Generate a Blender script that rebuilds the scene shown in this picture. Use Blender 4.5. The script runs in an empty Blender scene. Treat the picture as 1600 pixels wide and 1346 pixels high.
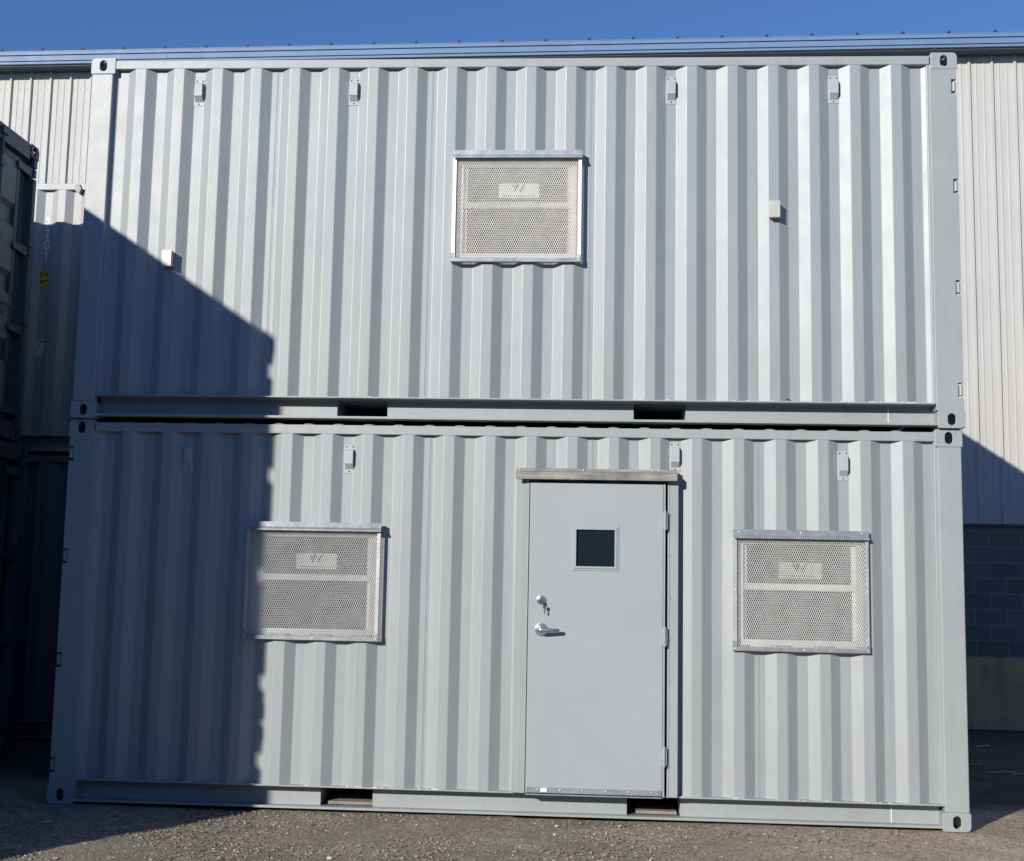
import bpy, math, random
from mathutils import Vector, Matrix, noise
random.seed(7)
R = math.radians
scn = bpy.context.scene
col = scn.collection

# ------------------------------------------------------------------ camera
cam_d = bpy.data.cameras.new('camera'); cam = bpy.data.objects.new('camera', cam_d); col.objects.link(cam)
CAM = Vector((3.566876,-8.151226,1.606199)); r_ = Vector((0.998100,0.058590,0.019047)); u_ = Vector((-0.012183,-0.115364,0.993249)); f_ = Vector((-0.060392,0.991594,0.114431))
m = Matrix.Identity(4)
for i in range(3):
    m[i][0] = r_[i]; m[i][1] = u_[i]; m[i][2] = -f_[i]; m[i][3] = CAM[i]
cam.matrix_world = m
cam_d.sensor_width = 36; cam_d.sensor_fit = 'HORIZONTAL'; cam_d.lens = 42.7006
cam_d.clip_start = .1; cam_d.clip_end = 2000
scn.camera = cam
# ------------------------------------------------------------------ sky and sun
SX, SZ = .66, .44            # sunlight travels (SX, 1, -SZ)
sd = Vector((-SX, -1, SZ)).normalized()
elev = math.asin(sd.z)
w = bpy.data.worlds.new('World'); scn.world = w; w.use_nodes = True
nt = w.node_tree; bg = nt.nodes['Background']
sky = nt.nodes.new('ShaderNodeTexSky'); sky.sky_type = 'NISHITA'; sky.sun_disc = False
sky.sun_elevation = elev; sky.sun_rotation = math.atan2(sd.x, sd.y) % (2*math.pi)
sky.air_density = 1.0; sky.dust_density = .0; sky.ozone_density = 2.0; sky.altitude = 200
tint = nt.nodes.new('ShaderNodeMix'); tint.data_type = 'RGBA'; tint.blend_type = 'MULTIPLY'; tint.inputs[0].default_value = 1
tint.inputs[7].default_value = (.62, .88, 1.32, 1)          # cold clear late-autumn air
nt.links.new(sky.outputs[0], tint.inputs[6]); nt.links.new(tint.outputs[2], bg.inputs[0]); bg.inputs[1].default_value = .1
sl = bpy.data.lights.new('sun', 'SUN'); sl.energy = 5; sl.angle = R(.5); sl.color = (1, .94, .85)
so = bpy.data.objects.new('sun', sl); col.objects.link(so)
so.rotation_euler = (-sd).to_track_quat('-Z', 'Y').to_euler()
so.location = (-20, -30, 20)
scn.view_settings.view_transform = 'Standard'; scn.view_settings.look = 'None'
scn.view_settings.exposure = .0; scn.view_settings.gamma = 1
scn.render.engine = 'CYCLES'

# ------------------------------------------------------------------ mesh helpers
class MB:
    def __init__(s): s.v = []; s.f = []
    def add(s, vs, fs):
        n = len(s.v); s.v += [tuple(p) for p in vs]; s.f += [tuple(n+i for i in f) for f in fs]; return s
    def box(s, x0, x1, y0, y1, z0, z1):
        return s.add([(x0,y0,z0),(x1,y0,z0),(x1,y1,z0),(x0,y1,z0),(x0,y0,z1),(x1,y0,z1),(x1,y1,z1),(x0,y1,z1)],
                     [(0,3,2,1),(4,5,6,7),(0,1,5,4),(1,2,6,5),(2,3,7,6),(3,0,4,7)])
    def prism(s, prof, a0, a1, axis='x'):
        """closed profile (list of 2D points) extruded along an axis"""
        n = len(prof)
        def P(p, a):
            return {'x': (a,p[0],p[1]), 'y': (p[0],a,p[1]), 'z': (p[0],p[1],a)}[axis]
        vs = [P(p,a0) for p in prof]+[P(p,a1) for p in prof]
        fs = [(i,(i+1)%n,n+(i+1)%n,n+i) for i in range(n)]+[tuple(range(n))[::-1],tuple(range(n,2*n))]
        return s.add(vs, fs)
    def tube(s, p0, p1, r0, r1=None, n=12, caps=True):
        p0=Vector(p0); p1=Vector(p1); r1=r0 if r1 is None else r1
        d=(p1-p0).normalized(); a=d.orthogonal().normalized(); b=d.cross(a)
        vs=[]
        for p,r in ((p0,r0),(p1,r1)):
            vs+=[p+a*(r*math.cos(2*math.pi*i/n))+b*(r*math.sin(2*math.pi*i/n)) for i in range(n)]
        fs=[(i,(i+1)%n,n+(i+1)%n,n+i) for i in range(n)]
        if caps: fs+=[tuple(range(n))[::-1],tuple(range(n,2*n))]
        return s.add(vs,fs)
    def path(s, pts, r, n=8):
        for a,b in zip(pts,pts[1:]): s.tube(a,b,r,n=n)
        return s
    def ball(s, c, r, sx=1, sy=1, sz=1, n=8, k=5):
        vs=[];fs=[]
        for j in range(k+1):
            t=math.pi*j/k
            for i in range(n):
                p=2*math.pi*i/n
                vs.append((c[0]+r*sx*math.sin(t)*math.cos(p),c[1]+r*sy*math.sin(t)*math.sin(p),c[2]+r*sz*math.cos(t)))
        for j in range(k):
            for i in range(n): fs.append((j*n+i,j*n+(i+1)%n,(j+1)*n+(i+1)%n,(j+1)*n+i))
        return s.add(vs,fs)
    def tf(s, fn): s.v=[tuple(fn(p)) for p in s.v]; return s
    def build(s, name, mat, parent=None, bevel=0, seg=2, smooth=False, fix=True):
        me=bpy.data.meshes.new(name); me.from_pydata(s.v,[],s.f)
        if fix:
            import bmesh
            b=bmesh.new(); b.from_mesh(me); bmesh.ops.recalc_face_normals(b,faces=b.faces[:]); b.to_mesh(me); b.free()
        me.update(); me.materials.append(mat)
        if smooth:
            for p in me.polygons: p.use_smooth=True
        o=bpy.data.objects.new(name,me); col.objects.link(o)
        if parent is not None: o.parent=parent
        if bevel:
            md=o.modifiers.new('bevel','BEVEL'); md.width=bevel; md.segments=seg; md.limit_method='ANGLE'; md.angle_limit=R(40)
        return o

def tag(o, label=None, cat=None, group=None, kind=None):
    if label: o['label']=label
    if cat: o['category']=cat
    if group: o['group']=group
    if kind: o['kind']=kind
    return o
def empty(name, loc=(0,0,0), rz=0):
    o=bpy.data.objects.new(name,None); o.empty_display_size=.2; col.objects.link(o); o.location=loc; o.rotation_euler=(0,0,rz); return o
def copy_tree(o, parent=None):
    c=o.copy(); col.objects.link(c); c.parent=parent
    for ch in list(o.children): copy_tree(ch,c)
    return c

# ------------------------------------------------------------------ materials
def N(nt,t,**k):
    n=nt.nodes.new(t)
    for a,v in k.items():
        if a in n.inputs.keys(): n.inputs[a].default_value=v
        else: setattr(n,a,v)
    return n
def paint(name, c, rough=.4, var=.05, vscale=1.5, bump=.05, bscale=350, dent=0, metal=0, dirt=0, dirtcol=(.3,.25,.2), spec=.5, coat=0, streak=0, dscale=(1,1,.25)):
    m=bpy.data.materials.new(name); m.use_nodes=True; nt=m.node_tree; b=nt.nodes['Principled BSDF']; L=nt.links.new
    tc=N(nt,'ShaderNodeTexCoord')
    n1=N(nt,'ShaderNodeTexNoise'); n1.inputs['Scale'].default_value=vscale; n1.inputs['Detail'].default_value=6; n1.inputs['Roughness'].default_value=.65
    L(tc.outputs['Object'],n1.inputs['Vector'])
    mr=N(nt,'ShaderNodeMapRange'); mr.inputs[1].default_value=.3; mr.inputs[2].default_value=.7; mr.inputs[3].default_value=1-var; mr.inputs[4].default_value=1+var
    L(n1.outputs[0],mr.inputs[0])
    mx=N(nt,'ShaderNodeMix',data_type='RGBA',blend_type='MULTIPLY'); mx.inputs[0].default_value=1
    mx.inputs[6].default_value=(*c,1); L(mr.outputs[0],mx.inputs[7]); out=mx.outputs[2]
    if dirt:
        n2=N(nt,'ShaderNodeTexNoise'); n2.inputs['Scale'].default_value=5; n2.inputs['Detail'].default_value=8; n2.inputs['Roughness'].default_value=.7
        mp=N(nt,'ShaderNodeMapping'); mp.inputs['Scale'].default_value=dscale; L(tc.outputs['Object'],mp.inputs[0]); L(mp.outputs[0],n2.inputs['Vector'])
        m2=N(nt,'ShaderNodeMapRange'); m2.inputs[1].default_value=.52; m2.inputs[2].default_value=.78; m2.inputs[4].default_value=dirt; L(n2.outputs[0],m2.inputs[0])
        x2=N(nt,'ShaderNodeMix',data_type='RGBA'); L(m2.outputs[0],x2.inputs[0]); L(out,x2.inputs[6]); x2.inputs[7].default_value=(*dirtcol,1); out=x2.outputs[2]
    if streak:
        n6=N(nt,'ShaderNodeTexNoise'); n6.inputs['Scale'].default_value=9; n6.inputs['Detail'].default_value=6; n6.inputs['Roughness'].default_value=.7
        mp6=N(nt,'ShaderNodeMapping'); mp6.inputs['Scale'].default_value=(1.6,1.6,.05); L(tc.outputs['Object'],mp6.inputs[0]); L(mp6.outputs[0],n6.inputs['Vector'])
        m6=N(nt,'ShaderNodeMapRange'); m6.inputs[1].default_value=.3; m6.inputs[2].default_value=.7; m6.inputs[3].default_value=1-streak; m6.inputs[4].default_value=1+streak*.5; L(n6.outputs[0],m6.inputs[0])
        x6=N(nt,'ShaderNodeMix',data_type='RGBA',blend_type='MULTIPLY'); x6.inputs[0].default_value=1; L(out,x6.inputs[6]); L(m6.outputs[0],x6.inputs[7]); out=x6.outputs[2]
    L(out,b.inputs['Base Color'])
    n3=N(nt,'ShaderNodeTexNoise'); n3.inputs['Scale'].default_value=6; n3.inputs['Detail'].default_value=5; L(tc.outputs['Object'],n3.inputs['Vector'])
    m3=N(nt,'ShaderNodeMapRange'); m3.inputs[3].default_value=rough-.06; m3.inputs[4].default_value=rough+.08; L(n3.outputs[0],m3.inputs[0]); L(m3.outputs[0],b.inputs['Roughness'])
    b.inputs['Metallic'].default_value=metal; b.inputs['Specular IOR Level'].default_value=spec
    if coat: b.inputs['Coat Weight'].default_value=coat; b.inputs['Coat Roughness'].default_value=.3
    nrm=None
    if dent:
        n5=N(nt,'ShaderNodeTexNoise'); n5.inputs['Scale'].default_value=1.6; n5.inputs['Detail'].default_value=2.5; L(tc.outputs['Object'],n5.inputs['Vector'])
        b5=N(nt,'ShaderNodeBump'); b5.inputs['Strength'].default_value=1; b5.inputs['Distance'].default_value=dent; L(n5.outputs[0],b5.inputs['Height']); nrm=b5
    if bump:
        n4=N(nt,'ShaderNodeTexNoise'); n4.inputs['Scale'].default_value=bscale; n4.inputs['Detail'].default_value=3; L(tc.outputs['Object'],n4.inputs['Vector'])
        b4=N(nt,'ShaderNodeBump'); b4.inputs['Strength'].default_value=bump; b4.inputs['Distance'].default_value=.001; L(n4.outputs[0],b4.inputs['Height'])
        if nrm: L(nrm.outputs[0],b4.inputs['Normal'])
        nrm=b4
    if nrm: L(nrm.outputs[0],b.inputs['Normal'])
    return m
M={}
GREY=(.300,.331,.341)
M['grey']=paint('grey container enamel',GREY,.49,.05,1.3,.10,260,dent=.003,dirt=.22,dirtcol=(.25,.26,.255),spec=1.0,streak=.07)
M['grey_rail']=paint('grey rail enamel',(.32,.35,.358),.49,.06,2,.15,200,dirt=.4,dirtcol=(.24,.235,.22),dent=.002,spec=.85,streak=.05)
M['grey_under']=paint('dull grey frame paint',(.28,.30,.31),.5,.06,3,.2,150,dirt=.3,dirtcol=(.3,.28,.25))
M['door']=paint('grey door enamel',(.338,.376,.395),.46,.035,1.6,.06,300,dent=.003,spec=.5)
M['vent']=paint('light vent paint',(.42,.44,.45),.45,.04,9,.1,200)
M['weld']=paint('white weld seam',(.72,.74,.73),.5,.1,30,.5,90)
M['jbox']=paint('grey junction box',(.50,.50,.46),.38,.05,9,.1,200,spec=.7)
M['galv']=paint('galvanised flashing',(.33,.36,.39),.42,.25,14,.2,60,metal=.45,dirt=.3,dirtcol=(.45,.46,.46))
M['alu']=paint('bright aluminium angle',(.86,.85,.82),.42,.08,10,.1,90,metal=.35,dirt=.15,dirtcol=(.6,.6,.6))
M['mesh_sunlit']=paint('sunlit expanded metal',(.86,.84,.79),.45,.08,12,0,metal=.25)  # upper-window copy, sun reflecting off the strands is put into its colour
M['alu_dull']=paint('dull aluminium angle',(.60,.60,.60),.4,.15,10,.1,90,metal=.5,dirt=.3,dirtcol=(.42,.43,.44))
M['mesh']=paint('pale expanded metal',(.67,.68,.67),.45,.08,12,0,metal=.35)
M['vinyl']=paint('white window vinyl',(.66,.66,.64),.4,.02,4,0)
M['head']=paint('scuffed metal drip cap',(.25,.245,.225),.45,.3,9,.2,80,metal=.3,dirt=.8,dirtcol=(.60,.58,.50),dscale=(.5,4,7))
M['steel']=paint('satin steel',(.70,.70,.69),.28,.06,20,0,metal=1)
M['brass']=paint('brass cylinder',(.86,.80,.55),.25,.06,20,0,metal=1)
M['dark']=paint('black rubber',(.02,.02,.022),.6,.1,9,0)
M['keym']=paint('dark key',(.10,.10,.11),.4,.1,9,0,metal=.6)
M['glass']=paint('dark glass',(.012,.019,.026),.06,.0,4,0,spec=.5)
M['wglass']=paint('window glass',(.05,.055,.055),.10,.1,3,0,spec=.5)
M['sticker']=paint('pale sticker',(.56,.62,.56),.5,.03,9,0)
M['ink']=paint('dark print',(.04,.05,.05),.6,.03,9,0)
M['wlabel']=paint('white label',(.85,.85,.83),.5,.03,9,0)
M['wood']=paint('weathered dunnage',(.25,.225,.19),.8,.25,14,.6,60)
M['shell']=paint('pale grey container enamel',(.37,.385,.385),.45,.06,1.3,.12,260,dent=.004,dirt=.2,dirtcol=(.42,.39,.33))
M['shell_dark']=paint('dark enamel and pocket shade',(.13,.16,.19),.5,.08,1.3,.12,260,dent=.004,dirt=.3,dirtcol=(.07,.06,.05))
M['slate']=paint('dark slate frame enamel',(.085,.11,.135),.5,.12,3,.2,160,dirt=.4,dirtcol=(.06,.055,.05))
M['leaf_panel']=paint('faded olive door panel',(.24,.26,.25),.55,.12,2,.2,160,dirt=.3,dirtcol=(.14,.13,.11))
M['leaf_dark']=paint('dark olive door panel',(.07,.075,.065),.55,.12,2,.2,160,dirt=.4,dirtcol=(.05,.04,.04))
M['gasket']=paint('door gasket rubber',(.03,.032,.035),.7,.1,9,0)
M['codew']=paint('white code lettering',(.90,.91,.92),.6,.12,30,0)
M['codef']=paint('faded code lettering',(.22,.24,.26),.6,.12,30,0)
M['yplate']=paint('yellow height plate',(.75,.50,.04),.5,.1,20,0)
M['siding']=paint('cream ribbed siding',(.49,.485,.46),.6,.05,.8,.05,200,dent=.004,dirt=.35,dirtcol=(.42,.40,.36),dscale=(1,1,.08),streak=.08)
M['blue']=paint('blue roof trim',(.14,.225,.37),.5,.08,1.2,.05,100,dent=.003,dirt=.15,dirtcol=(.28,.34,.45),spec=.3)
M['soffit']=paint('dark eave underside',(.06,.08,.11),.6,.08,2,0)
M['yleaf']=paint('dry yellow leaf',(.55,.43,.17),.7,.2,60,.3,80)
M['scrap']=paint('pale wood scrap',(.55,.5,.42),.8,.2,40,.3,80)
M['pebble']=paint('gravel stones',(.27,.24,.205),.85,.0,40,.3,80)

def dots(name, mat, parent, pts, r, sy=.5):
    for p in pts:
        MB().ball(p,r,1,sy,1).build(name,mat,parent,smooth=True)
def obj_random(mat, lo, hi):
    """gives every loose stone (mesh island) its own value"""
    nt=mat.node_tree; b=nt.nodes['Principled BSDF']; g=N(nt,'ShaderNodeNewGeometry')
    cr=N(nt,'ShaderNodeValToRGB'); e=cr.color_ramp.elements; e[0].color=(*lo,1); e[1].color=(*hi,1); e[0].position=.0; e[1].position=.97
    n=cr.color_ramp.elements.new(.8); n.color=(.32,.275,.215,1)
    nt.links.new(g.outputs['Random Per Island'],cr.inputs[0]); nt.links.new(cr.outputs[0],b.inputs['Base Color'])
obj_random(M['pebble'],(.13,.11,.09),(.44,.39,.32))

def ground_mat():
    m=bpy.data.materials.new('packed gravel asphalt'); m.use_nodes=True; nt=m.node_tree; b=nt.nodes['Principled BSDF']; L=nt.links.new
    tc=N(nt,'ShaderNodeTexCoord'); P=tc.outputs['Object']
    def noi(s,d=6,r=.6):
        n=N(nt,'ShaderNodeTexNoise'); n.inputs['Scale'].default_value=s; n.inputs['Detail'].default_value=d; n.inputs['Roughness'].default_value=r; L(P,n.inputs['Vector']); return n.outputs[0]
    def mix(f,a,c,bt='MIX'):
        x=N(nt,'ShaderNodeMix',data_type='RGBA',blend_type=bt)
        for i,v in ((0,f),(6,a),(7,c)):
            if isinstance(v,(int,float)): x.inputs[i].default_value=v
            elif isinstance(v,tuple): x.inputs[i].default_value=(*v,1)
            else: L(v,x.inputs[i])
        return x.outputs[2]
    def mr(v,a,c,d=0,e=1):
        x=N(nt,'ShaderNodeMapRange'); x.interpolation_type='SMOOTHSTEP'
        L(v,x.inputs[0]); x.inputs[1].default_value=a; x.inputs[2].default_value=c; x.inputs[3].default_value=d; x.inputs[4].default_value=e; return x.outputs[0]
    sx=N(nt,'ShaderNodeSeparateXYZ'); L(P,sx.inputs[0])
    wob=N(nt,'ShaderNodeMath',operation='MULTIPLY_ADD'); L(noi(.9,4),wob.inputs[0]); wob.inputs[1].default_value=2.4; L(sx.outputs[0],wob.inputs[2])
    tan=mr(wob.outputs[0],4.6,7.0)
    c1=mix(mr(noi(2.2,5),.35,.65),(.44,.395,.315),(.56,.495,.395))
    c1=mix(mr(noi(1.1,4),.55,.7,0,.6),c1,(.45,.38,.31))
    c2=mix(mr(noi(2.5,5),.35,.65),(.74,.61,.44),(.82,.68,.50))
    c=mix(tan,c1,c2)
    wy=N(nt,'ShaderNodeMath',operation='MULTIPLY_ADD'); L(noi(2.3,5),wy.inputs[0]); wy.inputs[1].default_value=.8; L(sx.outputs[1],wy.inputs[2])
    c=mix(mr(wy.outputs[0],1.0,1.7),c,mix(mr(noi(3,6),.4,.7),(.085,.085,.085),(.14,.135,.125)))  # dark asphalt at the rear, with the deep shade there painted into its colour
    c=mix(mr(noi(110,3,.75),.40,.60),mix(1.0,c,(.55,.53,.50),'MULTIPLY'),c)
    c=mix(mr(noi(28,4,.7),.38,.60),mix(1.0,c,(.62,.61,.60),'MULTIPLY'),c)
    c=mix(mr(noi(1.7,5,.7),.42,.62),mix(1.0,c,(.84,.82,.81),'MULTIPLY'),c)
    v=N(nt,'ShaderNodeTexVoronoi'); v.inputs['Scale'].default_value=120; L(P,v.inputs['Vector'])
    sv=N(nt,'ShaderNodeSeparateXYZ'); L(v.outputs['Color'],sv.inputs[0])
    c=mix(mr(sv.outputs[0],.95,1,0,.4),c,(.62,.57,.48))
    c=mix(mr(sv.outputs[1],.86,1,0,.6),c,(.09,.085,.08))
    L(c,b.inputs['Base Color']); b.inputs['Roughness'].default_value=.92; b.inputs['Specular IOR Level'].default_value=.25
    h1=N(nt,'ShaderNodeBump'); h1.inputs['Strength'].default_value=.8; h1.inputs['Distance'].default_value=.012; L(noi(70,4,.7),h1.inputs['Height'])
    h2=N(nt,'ShaderNodeBump'); h2.inputs['Strength'].default_value=.7; h2.inputs['Distance'].default_value=.008; L(v.outputs['Distance'],h2.inputs['Height']); h2.invert=True
    L(h1.outputs[0],h2.inputs['Normal']); L(h2.outputs[0],b.inputs['Normal'])
    return m
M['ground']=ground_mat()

def block_mat():
    m=bpy.data.materials.new('dark painted block'); m.use_nodes=True; nt=m.node_tree; b=nt.nodes['Principled BSDF']; L=nt.links.new
    tc=N(nt,'ShaderNodeTexCoord'); sp=N(nt,'ShaderNodeSeparateXYZ'); cb=N(nt,'ShaderNodeCombineXYZ'); L(tc.outputs['Object'],sp.inputs[0]); L(sp.outputs[0],cb.inputs[0]); L(sp.outputs[2],cb.inputs[1])
    br=N(nt,'ShaderNodeTexBrick'); L(cb.outputs[0],br.inputs['Vector']); br.inputs['Scale'].default_value=1
    br.inputs['Brick Width'].default_value=.406; br.inputs['Row Height'].default_value=.203; br.inputs['Mortar Size'].default_value=.006; br.inputs['Mortar Smooth'].default_value=.4
    br.inputs['Color1'].default_value=(.125,.12,.11,1); br.inputs['Color2'].default_value=(.155,.15,.14,1); br.inputs['Mortar'].default_value=(.25,.27,.27,1)
    n=N(nt,'ShaderNodeTexNoise'); n.inputs['Scale'].default_value=60; n.inputs['Detail'].default_value=5; L(tc.outputs['Object'],n.inputs['Vector'])
    L(br.outputs[0],b.inputs['Base Color']); b.inputs['Roughness'].default_value=.8
    bp=N(nt,'ShaderNodeBump'); bp.inputs['Distance'].default_value=.004; bp.inputs['Strength'].default_value=.5; L(br.outputs['Fac'],bp.inputs['Height']); bp.invert=True
    b2=N(nt,'ShaderNodeBump'); b2.inputs['Distance'].default_value=.003; b2.inputs['Strength'].default_value=.4; L(n.outputs[0],b2.inputs['Height']); L(bp.outputs[0],b2.inputs['Normal']); L(b2.outputs[0],b.inputs['Normal'])
    return m
M['block']=block_mat()
M['conc']=paint('stained concrete base',(.62,.38,.18),.85,.22,1.6,.5,40,dirt=.7,dirtcol=(.17,.15,.13))

# ------------------------------------------------------------------ shipping container kit
CL, CW, CH = 6.058, 2.438, 2.591
PITCH, REC = .2781, .036
def zspans(z0,z1,xa,xb,holes):
    sp=[(z0,z1)]
    for hx0,hx1,hz0,hz1 in holes:
        if xa>=hx0-1e-6 and xb<=hx1+1e-6:
            ns=[]
            for a,b in sp:
                if hz0>a: ns.append((a,min(b,hz0)))
                if hz1<b: ns.append((max(a,hz1),b))
            sp=[s for s in ns if s[1]-s[0]>1e-5]
    return sp
def corrugated(x0,x1,z0,z1,dark0,yout,holes=(),rec=REC,pitch=PITCH,cw=.071,sw=.068,iw=.071):
    """trapezoid sheet; dark0 = where a crest ends; crest at yout, troughs at yout+rec, bends rounded"""
    bends=[]; n0=int((x0-dark0)/pitch)-2
    prof=[]
    for n in range(n0,n0+int((x1-x0)/pitch)+6):
        d=dark0+n*pitch
        prof+= [(d-cw,yout),(d,yout),(d+sw,yout+rec),(d+sw+iw,yout+rec)]
    def at(x):
        for (a,ya),(b,yb) in zip(prof,prof[1:]):
            if a<=x<=b: return ya+(yb-ya)*(x-a)/(b-a) if b>a else ya
        return yout
    # rounded bends
    rp=[]
    for i in range(1,len(prof)-1):
        p=Vector(prof[i]); a=(Vector(prof[i-1])-p).normalized(); b=(Vector(prof[i+1])-p).normalized(); k=.0035
        rp+= [p+a*k, p+a*k*.35+b*k*.35-(a+b)*0+Vector((0,0)), p+b*k]
    rp=[(p[0],p[1]) for p in rp if x0<p[0]<x1]
    pts=[(x0,at(x0))]+rp+[(x1,at(x1))]
    for hx0,hx1,_,_ in holes:
        for hx in (hx0,hx1): pts.append((hx,at(hx)))
    pts=sorted(set(pts)); mb=MB()
    for (xa,ya),(xb,yb) in zip(pts,pts[1:]):
        if xb-xa<1e-6: continue
        for za,zb in zspans(z0,z1,xa,xb,holes):
            mb.add([(xa,ya,za),(xb,yb,za),(xb,yb,zb),(xa,ya,zb)],[(0,1,2,3)])
    return mb
def holed_plate(w,h,t,hw,hh,rc,n=48):
    """plate in XZ centred on origin, front face y=0, back y=t; rc = corner radii (bl,br,tr,tl)"""
    angs=sorted(set([2*math.pi*i/n for i in range(n)]+[math.atan2(sz*h/2,sx*w/2)%(2*math.pi) for sx in(-1,1) for sz in (-1,1)]))
    def outer(a):
        c,s=math.cos(a),math.sin(a); k=min(w/2/abs(c) if abs(c)>1e-9 else 9,h/2/abs(s) if abs(s)>1e-9 else 9)
        x,z=c*k,s*k
        r=rc[{(0,0):0,(1,0):1,(1,1):2,(0,1):3}[(int(x>0),int(z>0))]]
        cx=(w/2-r)*(1 if x>0 else -1); cz=(h/2-r)*(1 if z>0 else -1)
        if r>0 and abs(x)>w/2-r and abs(z)>h/2-r:
            # ray-circle
            B=c*cx+s*cz; D=B*B-(cx*cx+cz*cz-r*r)
            if D>0: kk=B+math.sqrt(D); x,z=c*kk,s*kk
        return x,z
    def inner(a):
        c,s=math.cos(a),math.sin(a); r=min(hw,hh)/2
        if hh>=hw:
            e=hh/2-r
            k=r/abs(c) if abs(c)>1e-9 else 9
            if abs(s*k)>e:
                B=abs(s)*e; k=B+math.sqrt(B*B-e*e+r*r)
        else:
            e=hw/2-r; k=r/abs(s) if abs(s)>1e-9 else 9
            if abs(c*k)>e: B=abs(c)*e; k=B+math.sqrt(B*B-e*e+r*r)
        return c*k,s*k
    mb=MB(); vs=[]; m_=len(angs)
    for y in (0,t):
        for fn in (outer,inner): vs+=[(fn(a)[0],y,fn(a)[1]) for a in angs]
    fs=[]
    for i in range(m_):
        j=(i+1)%m_
        fs+=[(i,j,m_+j,m_+i),(2*m_+i,3*m_+i,3*m_+j,2*m_+j),(i,2*m_+i,2*m_+j,j),(m_+i,m_+j,3*m_+j,3*m_+i)]
    return mb.add(vs,fs)
CX,CY,CZ=.178,.162,.118
def casting_mb(ix,iy,iz):
    """ISO corner casting, ix/iy/iz = 0 low end, 1 high end"""
    t=.014; r=.032
    rb = r if iz==0 else .004; rt = r if iz==1 else .004
    # front plate, outer side is -x in the ix=0 case
    f=holed_plate(CX,CZ,t,.051,.079,(rb if 1 else 0,.004,.006,rt)); f.tf(lambda p:(p[0]+CX/2,p[1],p[2]+CZ/2))
    e=holed_plate(CY-2*t,CZ-.006,t,.051,.079,(.004,)*4); e.tf(lambda p:(p[1]+.0015,p[0]+CY/2,p[2]+CZ/2))
    g=holed_plate(CX-.026,CY-2*t,t,.064,.100,(.004,)*4); zt=(CZ-t-.0015) if iz==1 else .0015
    g.tf(lambda p:(p[0]+CX/2+.008,p[2]+CY/2,p[1]+zt))
    mb=MB(); mb.add(f.v,f.f); mb.add(e.v,e.f); mb.add(g.v,g.f)
    mb.box(CX-.010,CX-.001,t,CY-.001,.006,CZ-.006)         # inner side
    mb.box(.016,CX-.010,CY-.010,CY-.001,.006,CZ-.006)        # back side
    zz=.0015 if iz==1 else CZ-.0115; mb.box(.016,CX-.010,t,CY-.010,zz,zz+.010)
    def fn(p):
        x,y,z=p
        if ix: x=CL-x
        if iy: y=CW-y
        return (x,y,z+(CH-CZ if iz else 0))
    return mb.tf(fn)
NOTCH=(2.353,1.650,.950,.255)
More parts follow.
